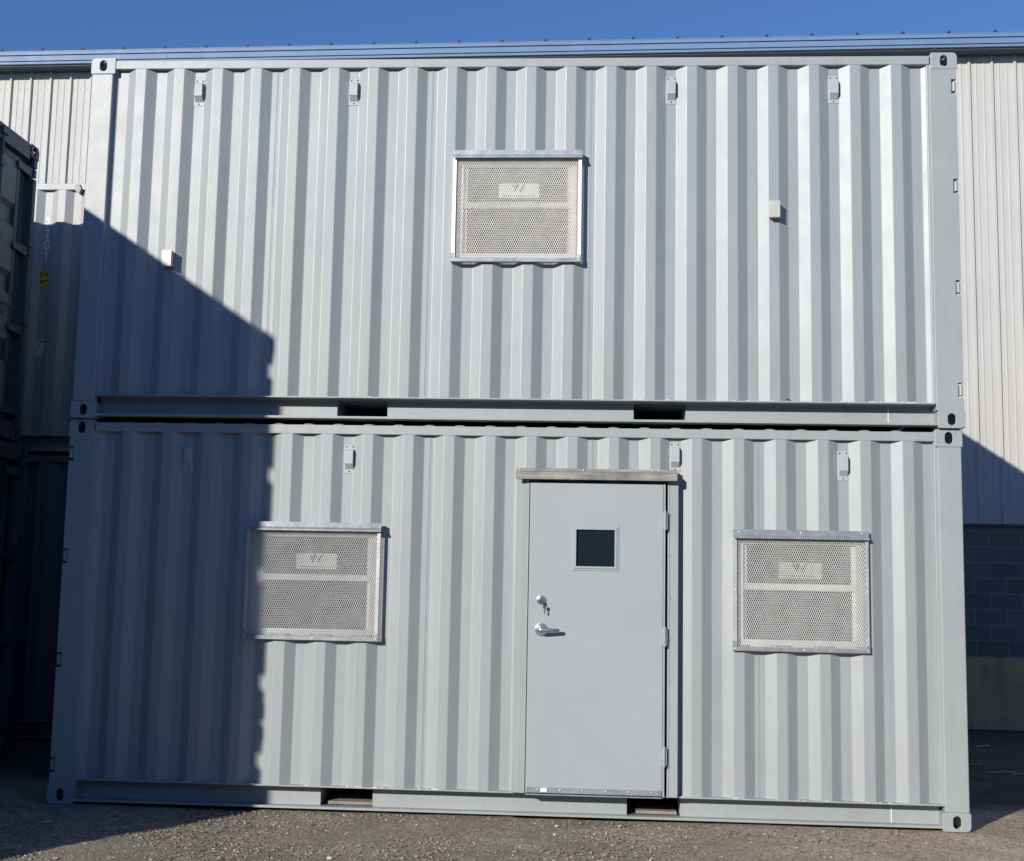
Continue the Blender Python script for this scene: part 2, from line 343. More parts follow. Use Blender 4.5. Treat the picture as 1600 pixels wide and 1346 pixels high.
def make_container(name, loc, mats, dark0, holes=(), flip=False, roofhump=True, markings=None, leafmat='grey', seams=()):
    """local frame: front long side at y=0, door end at x=CL (x=0 when flip)"""
    root=empty(name,loc)
    mp,mr,mu=mats
    FX=(lambda p:(CL-p[0],p[1],p[2])) if flip else (lambda p:p)
    def B(mb,nm,mat,par=root,**k): return mb.tf(FX).build(nm,mat,par,**k)
    # castings
    for iz in (0,1):
        for iy in (0,1):
            for ix in (0,1): B(casting_mb(ix,iy,iz),'corner_casting',mr,bevel=.003)
    z0,z1=CZ-.001,CH-CZ+.001
    # front-end posts (plain end, x small) : folded plate; front face width .155
    for iy in (0,1):
        my=(lambda p:p) if iy==0 else (lambda p:(p[0],CW-p[1],p[2]))
        b=MB(); b.box(.007,.163,.003,.075,z0,z1); b.box(.007,.075,.075,.150,z0,z1); po=B(b.tf(my),'corner_post',mr,bevel=.008,seg=3)
        if flip:
            b=MB(); b.box(.150,.186,.014,.050,.160,CH-.075); B(b.tf(my),'post_flange',mr,po,bevel=.005)
        # door-end posts, with hinge notches cut in the outer edge
        b=MB(); xo=CL-.008; xi=CL-.198; zs=[z0]
        for nz in sorted(NOTCH): zs+=[nz-.052,nz+.048]
        zs.append(z1)
        ol=[(xi+.012,zs[-1]),(xi+.012,zs[0])]
        for k,(a,c) in enumerate(zip(zs,zs[1:])):
            xx=(xo-.034) if k%2 else xo; ol+=[(xx,a),(xx,c)]
        b.prism(ol,.003,.060,'y')
        b.box(xi+.012,xo-.075,.060,.140,z0,z1)
        po=B(b.tf(my),'corner_post',mr,bevel=.003)
        b=MB(); b.box(xi-.008,xi+.016,.014,.050,.160,CH-.075); B(b.tf(my),'post_flange',mr,po,bevel=.005)
        for nz in NOTCH:
            b=MB(); b.tube((xo-.013,.016,nz-.034),(xo-.013,.016,nz+.034),.0115,n=12); b.box(xo-.013,xo-.001,.010,.05,nz-.034,nz+.034)
            B(b.tf(my),'hinge',mr,po)
    # long rails
    xa,xb=CX-.002,CL-CX+.002
    pk=((1.838,2.192),(3.876,4.232))
    for iy in (0,1):
        my=(lambda p:p) if iy==0 else (lambda p:(p[0],CW-p[1],p[2]))
        b=MB(); b.box(.160,CL-.185,.006,.062,CH-.082,CH-.020)
        b.prism([(xa-.01,CH-.030),(xa+.035,CH-.030),(xa-.01,CH-.004)],.014,.055,'y'); b.prism([(xb+.01,CH-.030),(xb-.035,CH-.030),(xb+.01,CH-.004)],.014,.055,'y')
        B(b.tf(my),'top_rail',mr,bevel=.004)
        b=MB(); yw=.112
        b.box(.165,CL-.190,.0,.120,.158,.168)                       # top flange
        b.box(.150,CL-.150,.010,.120,.018,.024); b.box(.150,CL-.150,.004,.010,.018,.034)   # bottom flange with lip
        xs=[.165]+[v for p in pk for v in p]+[CL-.175]
        for k in range(0,len(xs),2): b.box(xs[k],xs[k+1],yw,yw+.006,.024,.158)
        for v in (pk[0][0],pk[0][1],pk[1][0],pk[1][1]): b.box(v-.003,v+.003,yw-.055*0,yw+.3,.0245,.1575)
        ra=B(b.tf(my),'bottom_rail',mr,bevel=.0015,seg=1)
        b=MB()
        b.tube((CL-.475,yw-.001,.026),(CL-.475,yw-.001,.156),.004,n=6); b.tf(my).build('weld_bead',M['weld'],ra); b=MB()
        for _ in range(26):
            xw=random.uniform(.25,CL-.25); b.ball((xw,.002,.169),random.uniform(.003,.006),random.uniform(1.5,4),.6,.6,6,4)
        tag(B(b.tf(my),'weld_spatter',M['weld'],ra),kind='stuff')
    for k,(a,c) in enumerate(pk):
        b=MB(); b.box(a+.004,c-.004,.122,CW-.122,.0155,.022); b.box(a+.004,c-.004,.122,CW-.122,.146,.152)
        for v in (a-.004,c-.001): b.box(v,v+.005,.41,CW-.41,.016,.152)
        B(b,'fork_pocket',M['shell_dark'])  # pocket interior coloured dark to stand in for the shade inside
    # end rails (plain end and door header/sill)
    b=MB(); b.box(.010,.070,CY,CW-CY,CH-.10,CH-.012); B(b,'end_rail',mr,bevel=.004)
    b=MB(); b.box(.010,.070,CY,CW-CY,.012,.160); B(b,'end_rail',mr,bevel=.004)
    b=MB(); b.box(CL-.075,CL-.006,CY,CW-CY,CH-.150,CH-.012); B(b,'door_header',mr,bevel=.004)
    b=MB(); b.box(CL-.075,CL-.006,CY,CW-CY,.012,.150); B(b,'door_sill',mr,bevel=.004)
    # floor + roof
    b=MB(); b.box(.07,CL-.10,.08,CW-.08,.153,.180); B(b,'floor',mu)
    b=MB(); zr=CH-.028
    b.box(.05,CL-.06,.062,CW-.062,zr-.004,zr)
    nh=27; 
    for k in range(nh):
        xc=.42+.209*k
        if xc>CL-.3: break
        for (ya,yb) in ((.016,CW-.016),):
            h=.017; wd=.055
            vs=[]; q=[(-wd,0),(-wd*.6,h*.8),(-wd*.2,h),(wd*.2,h),(wd*.6,h*.8),(wd,0)]
            for y,s in ((ya,.0),(ya+.02,.75),(ya+.06,1),(yb-.06,1),(yb-.02,.75),(yb,0)):
                for x,z in q: vs.append((xc+x*(.5+.5*s),y,CH-.022+z*s))
            fs=[]
            for r_i in range(5):
                for c_i in range(5): a=r_i*6+c_i; fs.append((a,a+1,a+7,a+6))
            b.add(vs,fs)
    B(b,'roof_panel',mr,smooth=False,fix=False)
    # side panels (front with holes, rear plain)
    hl=list(holes)
    pxa,pxb=(.178,CL-.155) if flip else (.155,CL-.178)
    b=corrugated(pxa,pxb,.164,CH-.078,dark0,.008,hl)
    fp=b.build('side_panel',mp,root,fix=False)          # front panel positions are as seen, not mirrored
    for sx in seams:
        b=MB()
        for za,zb in zspans(.17,CH-.085,sx,sx,[(h[0]-.03,h[1]+.03,h[2]-.03,h[3]+.03) for h in hl]):
            b=MB(); b.prism([(sx-.002,.008+REC),(sx-.0015,.008+REC-.0045),(sx+.0015,.008+REC-.0045),(sx+.003,.008+REC-.002),(sx+.010,.008+REC-.002),(sx+.011,.008+REC)],za,zb,'z'); b.build('weld_seam',mp,fp)
    b=corrugated(pxa,pxb,.164,CH-.078,dark0,.008); b.tf(lambda p:(p[0],CW-p[1],p[2])); b.build('side_panel',mp,root,fix=False)
    # plain end wall (corrugated)
    b=corrugated(.14,CW-.14,.158,CH-.10,.36,.0,rec=.045); b.tf(lambda p:(.020+p[1],p[0],p[2])); B(b,'end_panel',mp,fix=False)
    # door end: two leaves, gaskets, hinge pads, lock rods
    lm=M[leafmat]
    for s in (0,1):
        my=(lambda p:p) if s==1 else (lambda p:(p[0],CW-p[1],p[2]))
        ya,yb=CW/2+.008,CW-.235
        X=CL-.045
        b=MB(); zl0,zl1=.165,CH-.170
        b.box(X-.04,X,yb-.050,yb,zl0,zl1); b.box(X-.04,X,ya,ya+.050,zl0,zl1)
        b.box(X-.04,X,ya+.05,yb-.05,zl1-.05,zl1); b.box(X-.04,X,ya+.05,yb-.05,zl0,zl0+.05)
        lf=B(b.tf(my),'door_leaf',mr,bevel=.003)
        # panel of broad horizontal swages
        prof=[(X-.004,zl1-.05)]
        for zc in (1.90,1.315,.735): prof+=[(X-.004,zc+.105),(X-.040,zc+.06),(X-.040,zc-.06),(X-.004,zc-.105)]
        prof.append((X-.004,zl0+.05)); b=MB()
        for (x1_,za),(x2_,zb) in zip(prof,prof[1:]): b.add([(x1_,ya+.05,za),(x1_,yb-.05,za),(x2_,yb-.05,zb),(x2_,ya+.05,zb)],[(0,1,2,3)])
        B(b.tf(my),'door_panel',lm,lf,fix=False)
        b=MB(); b.box(X-.03,X-.012,yb+.001,CW-.165,zl0,zl1); b.box(X-.03,X-.012,ya-.007,yb,zl1+.001,CH-.151); B(b.tf(my),'gasket',M['gasket'],lf)
        for nz in NOTCH:
            b=MB(); b.prism([(yb-.07,nz+.030),(yb-.085,nz+.0),(yb-.07,nz-.030),(CW-.075,nz-.040),(CW-.03,nz-.034),(CW-.03,nz+.034),(CW-.075,nz+.040)],X+.001,X+.022,'x')
            b.tube((X+.012,CW-.028,nz-.034),(X+.012,CW-.028,nz+.034),.013)
            B(b.tf(my),'hinge',mr,lf,bevel=.002)
        for yr in (ya+.22,yb-.42):
            b=MB(); b.tube((X+.040,yr,.06),(X+.040,yr,CH-.055),.016,n=12)
            for zc in (.30,.95,1.65,2.25): b.box(X+.001,X+.062,yr-.035,yr+.035,zc-.03,zc+.03)
            for zc in (.075,CH-.075): b.box(X+.02,X+.07,yr-.045,yr+.045,zc-.03,zc+.03)
            rd=B(b.tf(my),'lock_rod',mu,lf)
            b=MB(); b.box(X+.056,X+.066,min(yr,yr+.34),max(yr,yr+.34),1.09,1.115); b.box(X+.003,X+.070,yr-.02,yr+.02,1.06,1.14); B(b.tf(my),'door_handle',mu,rd,bevel=.003)
    return root

def add_vent(root,x,z,y=.008+REC):
    b=MB(); b.box(x-.037,x+.037,y-.003,y-.0002,z-.098,z+.098)
    v=b.build('vent',M['vent'],root,bevel=.001,seg=1)
    b=MB(); w=.028
    b.prism([(y-.003,z+.068),(y-.028,z+.062),(y-.036,z+.050),(y-.036,z-.035),(y-.030,z-.040),(y-.003,z-.072)],x-w,x+w,'x')
    b.build('vent_cover',M['vent'],v,bevel=.002)
    dots('rivet',M['dark'],v,[(x+dx,y-.004,z+dz) for dx,dz in ((-.022,.084),(.022,.084),(0,-.085))],.0055)
def add_jbox(root,x,z,y=.008):
    b=MB(); b.box(x-.033,x+.033,y-.050,y-.001,z-.056,z+.056); b.box(x-.025,x+.025,y-.001,y+.02,z-.04,z+.04)
    j=b.build('junction_box',M['jbox'],root,bevel=.003)
    b=MB(); b.box(x-.035,x+.035,y-.054,y-.050,z-.058,z+.058); l=b.build('lid',M['jbox'],j,bevel=.0015)
    dots('screw',M['steel'],j,[(x,y-.0545,z+.045),(x,y-.0545,z-.045)],.004)

def guard_mesh(x0,x1,z0,z1,y):
    px,pz=.0134,.0306; a,b_=px/2,pz/2; s=.70; mb=MB()
    nj=int((z1-z0)/b_)+2; ni=int((x1-x0)/px)+2
    for j in range(nj):
        for i in range(ni):
            cx=x0+i*px+(a if j%2 else 0); cz=z0+j*b_
            if cx-a<x0-a or cx+a>x1+a or cz>z1: continue
            o=[(cx+a,y,cz),(cx,y,cz+b_),(cx-a,y,cz),(cx,y,cz-b_)]
            h=[(cx+a*s,y+.0016,cz),(cx,y+.0030,cz+b_*s),(cx-a*s,y+.0016,cz),(cx,y-.0010,cz-b_*s)]
            mb.add(o+h,[(0,1,5,4),(1,2,6,5),(2,3,7,6),(3,0,4,7)])
    return mb
def add_window(root,x0,x1,z0,z1,proud=.028,frame='alu'):
    """guard outer size x0..x1, z0..z1 (z1 = top of the drip cap flange)"""
    yc=.008; yf=yc-proud; zt=z1-.055
    ox0,ox1,oz0,oz1=x0+.035,x1-.035,z0+.035,z1-.06
    # vinyl unit in the opening
    b=MB(); yv=yc+.020; t=.035
    b.box(ox0-.012,ox1+.012,yv,yv+.07,oz1-t,oz1+.012); b.box(ox0-.012,ox1+.012,yv,yv+.07,oz0-.012,oz0+t)
    b.box(ox0-.012,ox0+t,yv,yv+.07,oz0+t,oz1-t); b.box(ox1-t,ox1+.012,yv,yv+.07,oz0+t,oz1-t)
    win=b.build('window',M['vinyl'],root,bevel=.003)
    zm=(oz0+oz1)/2+.035
    b=MB(); b.box(ox0+t+.001,ox1-t-.001,yv+.012,yv+.045,zm-.022,zm+.020); b.box(ox0+t,ox0+t+.028,yv+.020,yv+.045,zm+.020,oz1-t); b.box(ox1-t-.028,ox1-t,yv+.020,yv+.045,zm+.020,oz1-t)
    b.box(ox0+t,ox0+t+.024,yv+.028,yv+.052,oz0+t,zm-.022); b.box(ox1-t-.024,ox1-t,yv+.028,yv+.052,oz0+t,zm-.022)
    b.build('sash',M['vinyl'],win,bevel=.002)
    b=MB(); b.box(ox0+t+.02,ox1-t-.02,yv+.034,yv+.038,zm+.02,oz1-t); b.box(ox0+t+.02,ox1-t-.02,yv+.046,yv+.050,oz0+t,zm-.02); b.build('pane',M['wglass'],win)
    xm=(x0+x1)/2+.01; zs=(zm+oz1-t)/2-.03
    b=MB(); b.box(xm-.14,xm+.14,yv+.031,yv+.0335,zs-.052,zs+.052)
    st=b.build('sticker',M['sticker'],win)
    b=MB(); b.prism([(xm-.050,zs+.045),(xm-.028,zs-.012),(xm-.005,zs+.030),(xm+.010,zs-.014),(xm+.045,zs+.045),(xm+.030,zs+.045),(xm+.008,zs+.012),(xm-.005,zs+.048),(xm-.022,zs+.048),(xm-.030,zs+.015),(xm-.036,zs+.045)],yv+.0298,yv+.0309,'y'); b.build('print',M['ink'],st)
    b=MB(); b.box(xm-.12,xm+.11,yv+.0298,yv+.0309,zs-.040,zs-.034); b.build('print',M['ink'],st)
    # guard of aluminium angle
    b=MB(); aw=.023
    def angle_v(xa,xb,xi): b.box(xa,xb,yf,yf+.003,z0+.001,zt+.03); b.box(xi-.0015,xi+.0015,yf+.003,yc-.001,z0+.001,zt+.03)
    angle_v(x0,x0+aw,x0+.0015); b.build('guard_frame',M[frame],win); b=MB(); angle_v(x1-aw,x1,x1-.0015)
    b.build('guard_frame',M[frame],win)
    b=MB(); b.box(x0-.006,x1+.003,yf-.003,yf-.0003,z0-.002,z0+.024); b.box(x0-.006,x1+.003,yf-.0003,yc-.001,z0-.002,z0+.001)
    b.box(x0-.006,x0+.016,yf-.003,yf-.0003,z0+.024,z0+.060); b.box(x1-.016,x1+.003,yf-.003,yf-.0003,z0+.024,z0+.048)
    b.build('bottom_angle',M['galv'],win,bevel=.001,seg=1)
    gm=guard_mesh(x0+.018,x1-.018,z0+.018,zt+.02,yf+.012).build('guard_mesh',M['mesh_sunlit' if frame=='alu' else 'mesh'],win,fix=False)
    # drip cap: flange then sloped lip
    b=MB(); yd=yc-.052
    b.prism([(yf-.006,z1),(yf-.003,z1),(yf-.003,z1-.036),(yd+.003,z1-.050),(yd+.003,z1-.058),(yd,z1-.058),(yd,z1-.049),(yf-.006,z1-.034)],x0-.002,x1+.004,'x')
    b.box(x0+.001,x1-.001,yf-.003,yc-.0005,z1-.006,z1-.001)
    b.build('drip_cap',M['galv'],win)
    w_=x1-x0
    dots('screw',M['alu'],win,[(x0+w_*k,yf-.007,z1-.016) for k in (.04,.5,.95)]+[(p[0],yf-.004,p[1]) for p in ((x0+.008,z0+.012),(x0+w_*.52,z0+.012),(x1-.012,z0+.014))]+[(p[0],yf-.001,p[1]) for p in ((x0+.013,(z0+z1)/2),(x1-.013,(z0+z1)/2))],.0052)
    return win

# ------------------------------------------------------------------ the two grey containers
GM=(M['grey'],M['grey_rail'],M['grey_under'])
WIN_U=(2.632-.014,3.520-.014,3.705-2.595,4.490-2.595)
WIN_L=(1.288,2.200,1.120,1.905); WIN_R=(4.552,5.430,1.115,1.905)
def hole(w): return (w[0]+.035,w[1]-.035,w[2]+.035,w[3]-.06)
DOOR=(3.112,4.190,.166,2.215)
lower=make_container('shipping_container',(0,0,0),GM,1.568,holes=[hole(WIN_L),hole(WIN_R),(3.16,4.15,.164,2.20)],flip=True,seams=(1.40,2.508,4.718,3.612))
tag(lower,'light grey container on the ground with a door and two mesh-guarded windows','shipping container','grey office containers')
upper=make_container('shipping_container',(.014,-.030,CH+.004),GM,.400,holes=[hole(WIN_U)],flip=False,seams=(1.339,2.448,3.560,4.700))
tag(upper,'light grey container stacked on top, with one mesh-guarded window','shipping container','grey office containers')
for x in (.795,1.907,4.131,5.243): add_vent(upper,x-.012,2.345)
for x in (.846,1.960,4.170,5.285): add_vent(lower,x,2.342 if x!=4.170 else 2.385)
add_jbox(upper,.650-.014,1.120); add_jbox(upper,4.828-.014,1.475)
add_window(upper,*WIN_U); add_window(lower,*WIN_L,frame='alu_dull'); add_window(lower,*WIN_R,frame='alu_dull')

# ---- entrance door of the lower container
def add_door(root):
    x0,x1,z0,z1=DOOR; yf=-.022
    sx0,sx1,sz0,sz1=3.203,4.088,.172,2.192
    b=MB()
    # left jamb: two stepped strips, right jamb
    b.box(x0,x0+.052,yf+.004,.05,z0,z1); b.box(x0+.052,x0+.066,yf+.001,.05,z0,z1); b.box(x0+.066,sx0-.005,yf-.004,.05,z0,z1)
    b.box(sx1+.032,sx1+.045,yf-.003,.05,z0-.003,z1); b.box(sx1+.045,x1,yf,.05,z0-.001,z1)
    b.box(sx1+.003,sx1+.016,yf-.012,.03,z0,z1-.02)
    b.box(x0,x1,yf+.002,.05,z1,z1+.045)
    fr=b.build('door_frame',M['grey_rail'],root,bevel=.0015,seg=1)
    for k in range(7):
        z=.36+k*.272
        dots('screw',M['galv'],fr,[(x0+.050,yf+.002,z),(sx1+.047,yf-.003,z)],.0058,.7)
    b=MB(); b.box(x0+.03,x1-.03,-.006,.05,.1685,.176); b.box(x0+.09,x1-.10,yf-.016,-.006,.158,.166); b.build('threshold',M['galv'],fr,bevel=.001,seg=1)
    b=MB()
    # slab with an opening for the vision light
    vx0,vx1,vz0,vz1=3.512,3.772,1.640,1.888; ys=yf-.010
    b.box(sx0,vx0,ys,ys+.045,sz0,sz1); b.box(vx1,sx1,ys,ys+.045,sz0,sz1); b.box(vx0,vx1,ys,ys+.045,sz0,vz0); b.box(vx0,vx1,ys,ys+.045,vz1,sz1)
    d=b.build('door',M['door'],root)
    b=MB(); t=.025; yo=ys-.007
    pr=[(0,0),(t,0),(t+.004,.012)]
    o=(vx0-t,vx1+t,vz0-t,vz1+t)
    b.box(o[0],o[1],yo+.002,ys,vz1,o[3]); b.box(o[0],o[1],yo+.002,ys,o[2],vz0); b.box(o[0],vx0,yo+.002,ys,vz0,vz1); b.box(vx1,o[1],yo+.002,ys,vz0,vz1)
    t2=.012; b.box(vx0-t2,vx1+t2,yo-.004,yo+.002,vz1-.003,vz1+t2); b.box(vx0-t2,vx1+t2,yo-.004,yo+.002,vz0-t2,vz0+.003); b.box(vx0-t2,vx0+.003,yo-.004,yo+.002,vz0+.003,vz1-.003); b.box(vx1-.003,vx1+t2,yo-.004,yo+.002,vz0+.003,vz1-.003)
    b.build('window_trim',M['door'],d,bevel=.0015,seg=2)
    b=MB(); b.box(vx0,vx1,ys+.006,ys+.012,vz0,vz1); b.build('pane',M['glass'],d)
    b=MB(); b.box(sx0+.006,sx1-.004,ys-.006,ys-.0003,.174,.208); b.box(sx0+.006,sx1-.004,ys-.010,ys-.006,.174,.180)
    sw=b.build('door_sweep',M['galv'],d,bevel=.001,seg=1)
    dots('screw',M['steel'],sw,[(sx0+.08+k*.148,ys-.007,.193) for k in range(6)],.006)
    b=MB(); b.box(sx0+.100,sx0+.140,ys-.0085,ys-.0062,.181,.206); b.build('sticker',M['wlabel'],sw)
    # hinges
    for hz in (1.952,1.192,.424):
        b=MB(); b.tube((sx1+.012,yf-.027,hz-.060),(sx1+.012,yf-.027,hz+.060),.0105,n=12)
        for e in (-.061,.061): b.ball((sx1+.012,yf-.027,hz+e),.0107,1,1,.7)
        b.box(sx1-.006,sx1+.004,yf-.016,yf-.0085,hz-.055,hz+.055); b.box(sx1+.018,sx1+.030,yf-.024,yf-.015,hz-.055,hz+.055)
        b.build('hinge',M['grey_rail'],d)
    # deadbolt with a key in it
    cx,cz=3.288,1.416
    b=MB(); b.tube((cx,ys,cz),(cx,ys-.010,cz),.034,.030,n=28); b.tube((cx,ys-.010,cz),(cx,ys-.020,cz),.026,.021,n=28)
    lk=b.build('deadbolt',M['steel'],d,bevel=.002)
    b=MB(); b.tube((cx,ys-.0195,cz),(cx,ys-.0225,cz),.019,n=24); b.build('lock_cylinder',M['brass'],lk)
    b=MB(); b.box(cx-.010,cx+.010,ys-.040,ys-.0225,cz-.010,cz-.006); b.tube((cx+.001,ys-.040,cz-.012),(cx+.001,ys-.037,cz-.012),.012,n=14)
    pts=[(cx+.018+.008*math.cos(a*.7),ys-.036,cz-.032+.012*math.sin(a*.7)) for a in range(10)]
    b.path(pts,.001,6)
    b.box(cx+.0215,cx+.0265,ys-.037,ys-.034,cz-.090,cz-.052); b.tube((cx+.024,ys-.037,cz-.046),(cx+.024,ys-.034,cz-.046),.012,n=12); b.box(cx+.0265,cx+.030,ys-.037,ys-.034,cz-.084,cz-.067)
    b.build('key',M['keym'],lk)
    # lever handle
    cz=1.222; cx=3.292
    b=MB(); b.tube((cx,ys,cz),(cx,ys-.009,cz),.044,.041,n=32); b.tube((cx,ys-.009,cz),(cx,ys-.022,cz),.036,.025,n=32); b.tube((cx,ys-.022,cz),(cx,ys-.052,cz),.015,.014,n=20)
    h=b.build('handle_rose',M['steel'],d,bevel=.002)
    b=MB(); L_=[(-.016,.017),(.0,.020),(.03,.0175),(.07,.0130),(.112,.0125),(.122,.010)]; vs=[]; fs=[]
    for k,(dx,r0) in enumerate(L_):
        for i in range(12):
            a=2*math.pi*i/12; vs.append((cx+dx,ys-.058+.010*math.cos(a)*(1 if k<5 else .6)+ (.006 if k>=4 else 0),cz-.002+r0*math.sin(a)))
    for k in range(len(L_)-1):
        for i in range(12): fs.append((k*12+i,k*12+(i+1)%12,(k+1)*12+(i+1)%12,(k+1)*12+i))
    fs+=[tuple(range(12)),tuple(range(60,72))]
    b.add(vs,fs); b.build('lever',M['steel'],h,smooth=True)
    # drip cap above
    b=MB(); zc=2.292
    b.prism([(-.030,zc),(-.026,zc),(-.026,zc-.024),(-.078,zc-.034),(-.078,zc-.078),(-.082,zc-.078),(-.082,zc-.030),(-.030,zc-.020)],3.105,4.178,'x')
    b.box(3.108,4.175,-.026,.007,zc-.010,zc-.002)
    hd=b.build('drip_cap',M['head'],root,bevel=.0015)
    dots('screw',M['steel'],hd,[(x,-.0315,zc-.010) for x in (3.13,3.56,4.02,4.06)],.0055)
add_door(lower)

# ------------------------------------------------------------------ lettering
def text_mesh(name,txt,size,mat,parent,loc,rot,sx=1,vertical=False,gap=.107):
    objs=[]
    chars=list(txt) if vertical else [txt]
    mb=MB()
    for k,ch in enumerate(chars):
        cu=bpy.data.curves.new('t','FONT'); cu.body=ch; cu.size=size; cu.align_x='CENTER'; cu.align_y='CENTER'; cu.extrude=.0006; cu.offset=size*.034
        t=bpy.data.objects.new('t',cu); col.objects.link(t)
        dg=bpy.context.evaluated_depsgraph_get(); me=t.evaluated_get(dg).to_mesh()
        vs=[(v.co.x*sx,v.co.y-k*gap,v.co.z) for v in me.vertices]; fs=[tuple(p.vertices) for p in me.polygons]
        mb.add(vs,fs); t.evaluated_get(dg).to_mesh_clear()
        bpy.data.objects.remove(t); bpy.data.curves.remove(cu)
    o=mb.build(name,mat,parent,fix=False); o.location=loc; o.rotation_euler=rot; return o

# ------------------------------------------------------------------ containers behind (long side towards us)
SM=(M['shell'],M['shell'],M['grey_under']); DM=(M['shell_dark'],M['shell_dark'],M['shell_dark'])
BX,BY=-6.80,2.76
back=make_container('shipping_container',(BX,BY,2.605),SM,(-1.380-BX),leafmat='shell')
def markings(root,mat,yp=False):
    y=.008+REC-.0012; xc=-1.555-BX
    text_mesh('code',"22G1",.128,mat,root,(xc+.003,y,4.80-2.605),(R(90),0,0),sx=.62,vertical=True,gap=.108)
    if yp:
        b=MB(); b.box(xc-.044,xc+.044,y-.002,y+.0008,4.183-2.605,4.338-2.605); pl=b.build('height_plate',M['yplate'],root)
        text_mesh('plate_text',"2.6m",.050,M['ink'],pl,(xc,y-.0024,4.30-2.605),(R(90),0,0),sx=.75)
        text_mesh('plate_text',"8'6\"",.055,M['ink'],pl,(xc,y-.0024,4.225-2.605),(R(90),0,0),sx=.75)
        zc=3.63-2.605; b=MB(); w,h,t=.056,.048,.0075
        b.box(xc-w,xc+w,y-.001,y+.0008,zc+h-t,zc+h); b.box(xc-w,xc+w,y-.001,y+.0008,zc-h,zc-h+t); b.box(xc-w,xc-w+t,y-.001,y+.0008,zc-h+t,zc+h-t); b.box(xc+w-t,xc+w,y-.001,y+.0008,zc-h+t,zc+h-t); b.box(xc-.012,xc-.007,y-.001,y+.0008,zc-h+t,zc+h-t)
        em=b.build('emblem_frame',mat,root)
        text_mesh('emblem_letter',"i",.085,mat,em,(xc-.034,y,zc),(R(90),0,0)); text_mesh('emblem_letter',"c",.085,mat,em,(xc+.024,y,zc-.006),(R(90),0,0))
        text_mesh('emblem_number',"87",.062,mat,em,(xc,y,zc-.083),(R(90),0,0),sx=.95)
markings(back,M['codew'],True)
b=MB(); b.prism([(-1.290-BX,5.155-2.605),(-1.245-BX,5.165-2.605),(-1.225-BX,5.12-2.605),(-1.245-BX,5.070-2.605),(-1.285-BX,5.10-2.605)],-.012,.030,'y'); b.build('lashing_lug',M['grey_under'],back,bevel=.003)
tag(back,'pale grey container in the back row, sunlit along its top, with white vertical code 22G1','shipping container','containers in the back row')
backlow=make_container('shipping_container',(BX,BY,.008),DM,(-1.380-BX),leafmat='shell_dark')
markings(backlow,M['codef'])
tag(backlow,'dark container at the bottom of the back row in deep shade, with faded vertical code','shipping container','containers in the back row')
def relabel(o,l): o['label']=l; return o
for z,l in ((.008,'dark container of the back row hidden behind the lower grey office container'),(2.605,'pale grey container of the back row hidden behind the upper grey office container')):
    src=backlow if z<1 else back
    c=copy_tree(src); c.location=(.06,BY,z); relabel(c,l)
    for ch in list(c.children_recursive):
        if ch.name.split('.')[0] in ('code','height_plate','plate_text','emblem_frame','emblem_letter','emblem_number','lashing_lug'): bpy.data.objects.remove(ch)

# ------------------------------------------------------------------ dark stack at left, door ends facing right
AM=(M['slate'],M['slate'],M['slate'])
AX=-1.25-CL; AY=1.905-CW
aup=make_container('shipping_container',(AX,AY,2.615),AM,.40,leafmat='leaf_panel')
tag(aup,'dark slate container high at the left edge with faded olive door panels','shipping container','dark containers at the left')
# leaf-shaped dark print on the door panel
b=MB(); yl=[(0,0),(.03,.05),(.0,.06),(.05,.10),(.03,.15),(.09,.13),(.10,.19),(.15,.13),(.20,.16),(.19,.10),(.25,.10),(.20,.06),(.23,.03),(.16,.03),(.34,-.03),(.15,.0),(.12,-.05),(.09,-.01),(.04,-.05),(.05,-.01)]
b.prism([(1.30-AY+p[0]*.8,3.665-2.615+p[1]*.8) for p in yl],CL-.0480,CL-.0465,'x'); b.build('leaf_print',M['ink'],aup)
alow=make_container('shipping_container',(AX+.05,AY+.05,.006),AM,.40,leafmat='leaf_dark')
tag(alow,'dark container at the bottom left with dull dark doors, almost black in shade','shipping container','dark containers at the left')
for src,z,l in ((aup,2.615,'upper container of the near stack beyond the left edge, throwing the shadow'),(alow,.006,'lower container of the near stack beyond the left edge, in its own shade')):
    c=copy_tree(src); c.location=(-1.625-CL,-4.62,z); relabel(c,l)
    for ch in list(c.children_recursive):
        if ch.name.startswith(('leaf_print','hinge')): bpy.data.objects.remove(ch)

# ------------------------------------------------------------------ metal-sided building behind
wang=math.atan2(8.20-8.61,9.5+5.1)
bld=empty('warehouse',(9.5,8.20,0),wang)
tag(bld,'long cream ribbed metal warehouse with blue eave trim and dark block base','warehouse')
U0,U1=-34,16
def siding():
    p=.305; prof=[]; u=U0
    while u<U1:
        prof+=[(u,0),(u+.012,-.032),(u+.036,-.032),(u+.050,0),(u+.105,0),(u+.112,-.006),(u+.128,-.006),(u+.135,0),(u+.205,0),(u+.212,-.006),(u+.228,-.006),(u+.235,0)]
        u+=p
    b=MB(); zz=[2.335,8.86]
    for (a,ya),(c,yc) in zip(prof,prof[1:]): b.add([(a,ya,zz[0]),(c,yc,zz[0]),(c,yc,zz[1]),(a,ya,zz[1])],[(0,1,2,3)])
    u=U0
    while u<U1:
        for z in (2.5,4.05,5.6,7.15,8.5):
            if -18<u<4:
                for du in (.075,.170,.265): 
                    if random.random()<.75: b.ball((u+du,-.003,z+random.uniform(-.02,.02)),.008,1,.6,1,6,3)
        u+=p
    return b
siding().build('siding',M['siding'],bld,fix=False)
b=MB(); b.box(U0,U1,.02,.22,.60,2.300); b.build('block_wall',M['block'],bld)
b=MB(); b.box(U0,U1,-.012,.24,2.303,2.334); b.build('base_flashing',M['soffit'],bld)
b=MB(); b.box(U0,U1,-.035,.24,-1.2,.585); b.box(U0,U1,-.030,.24,.586,.598); b.build('foundation',M['conc'],bld,bevel=.006)
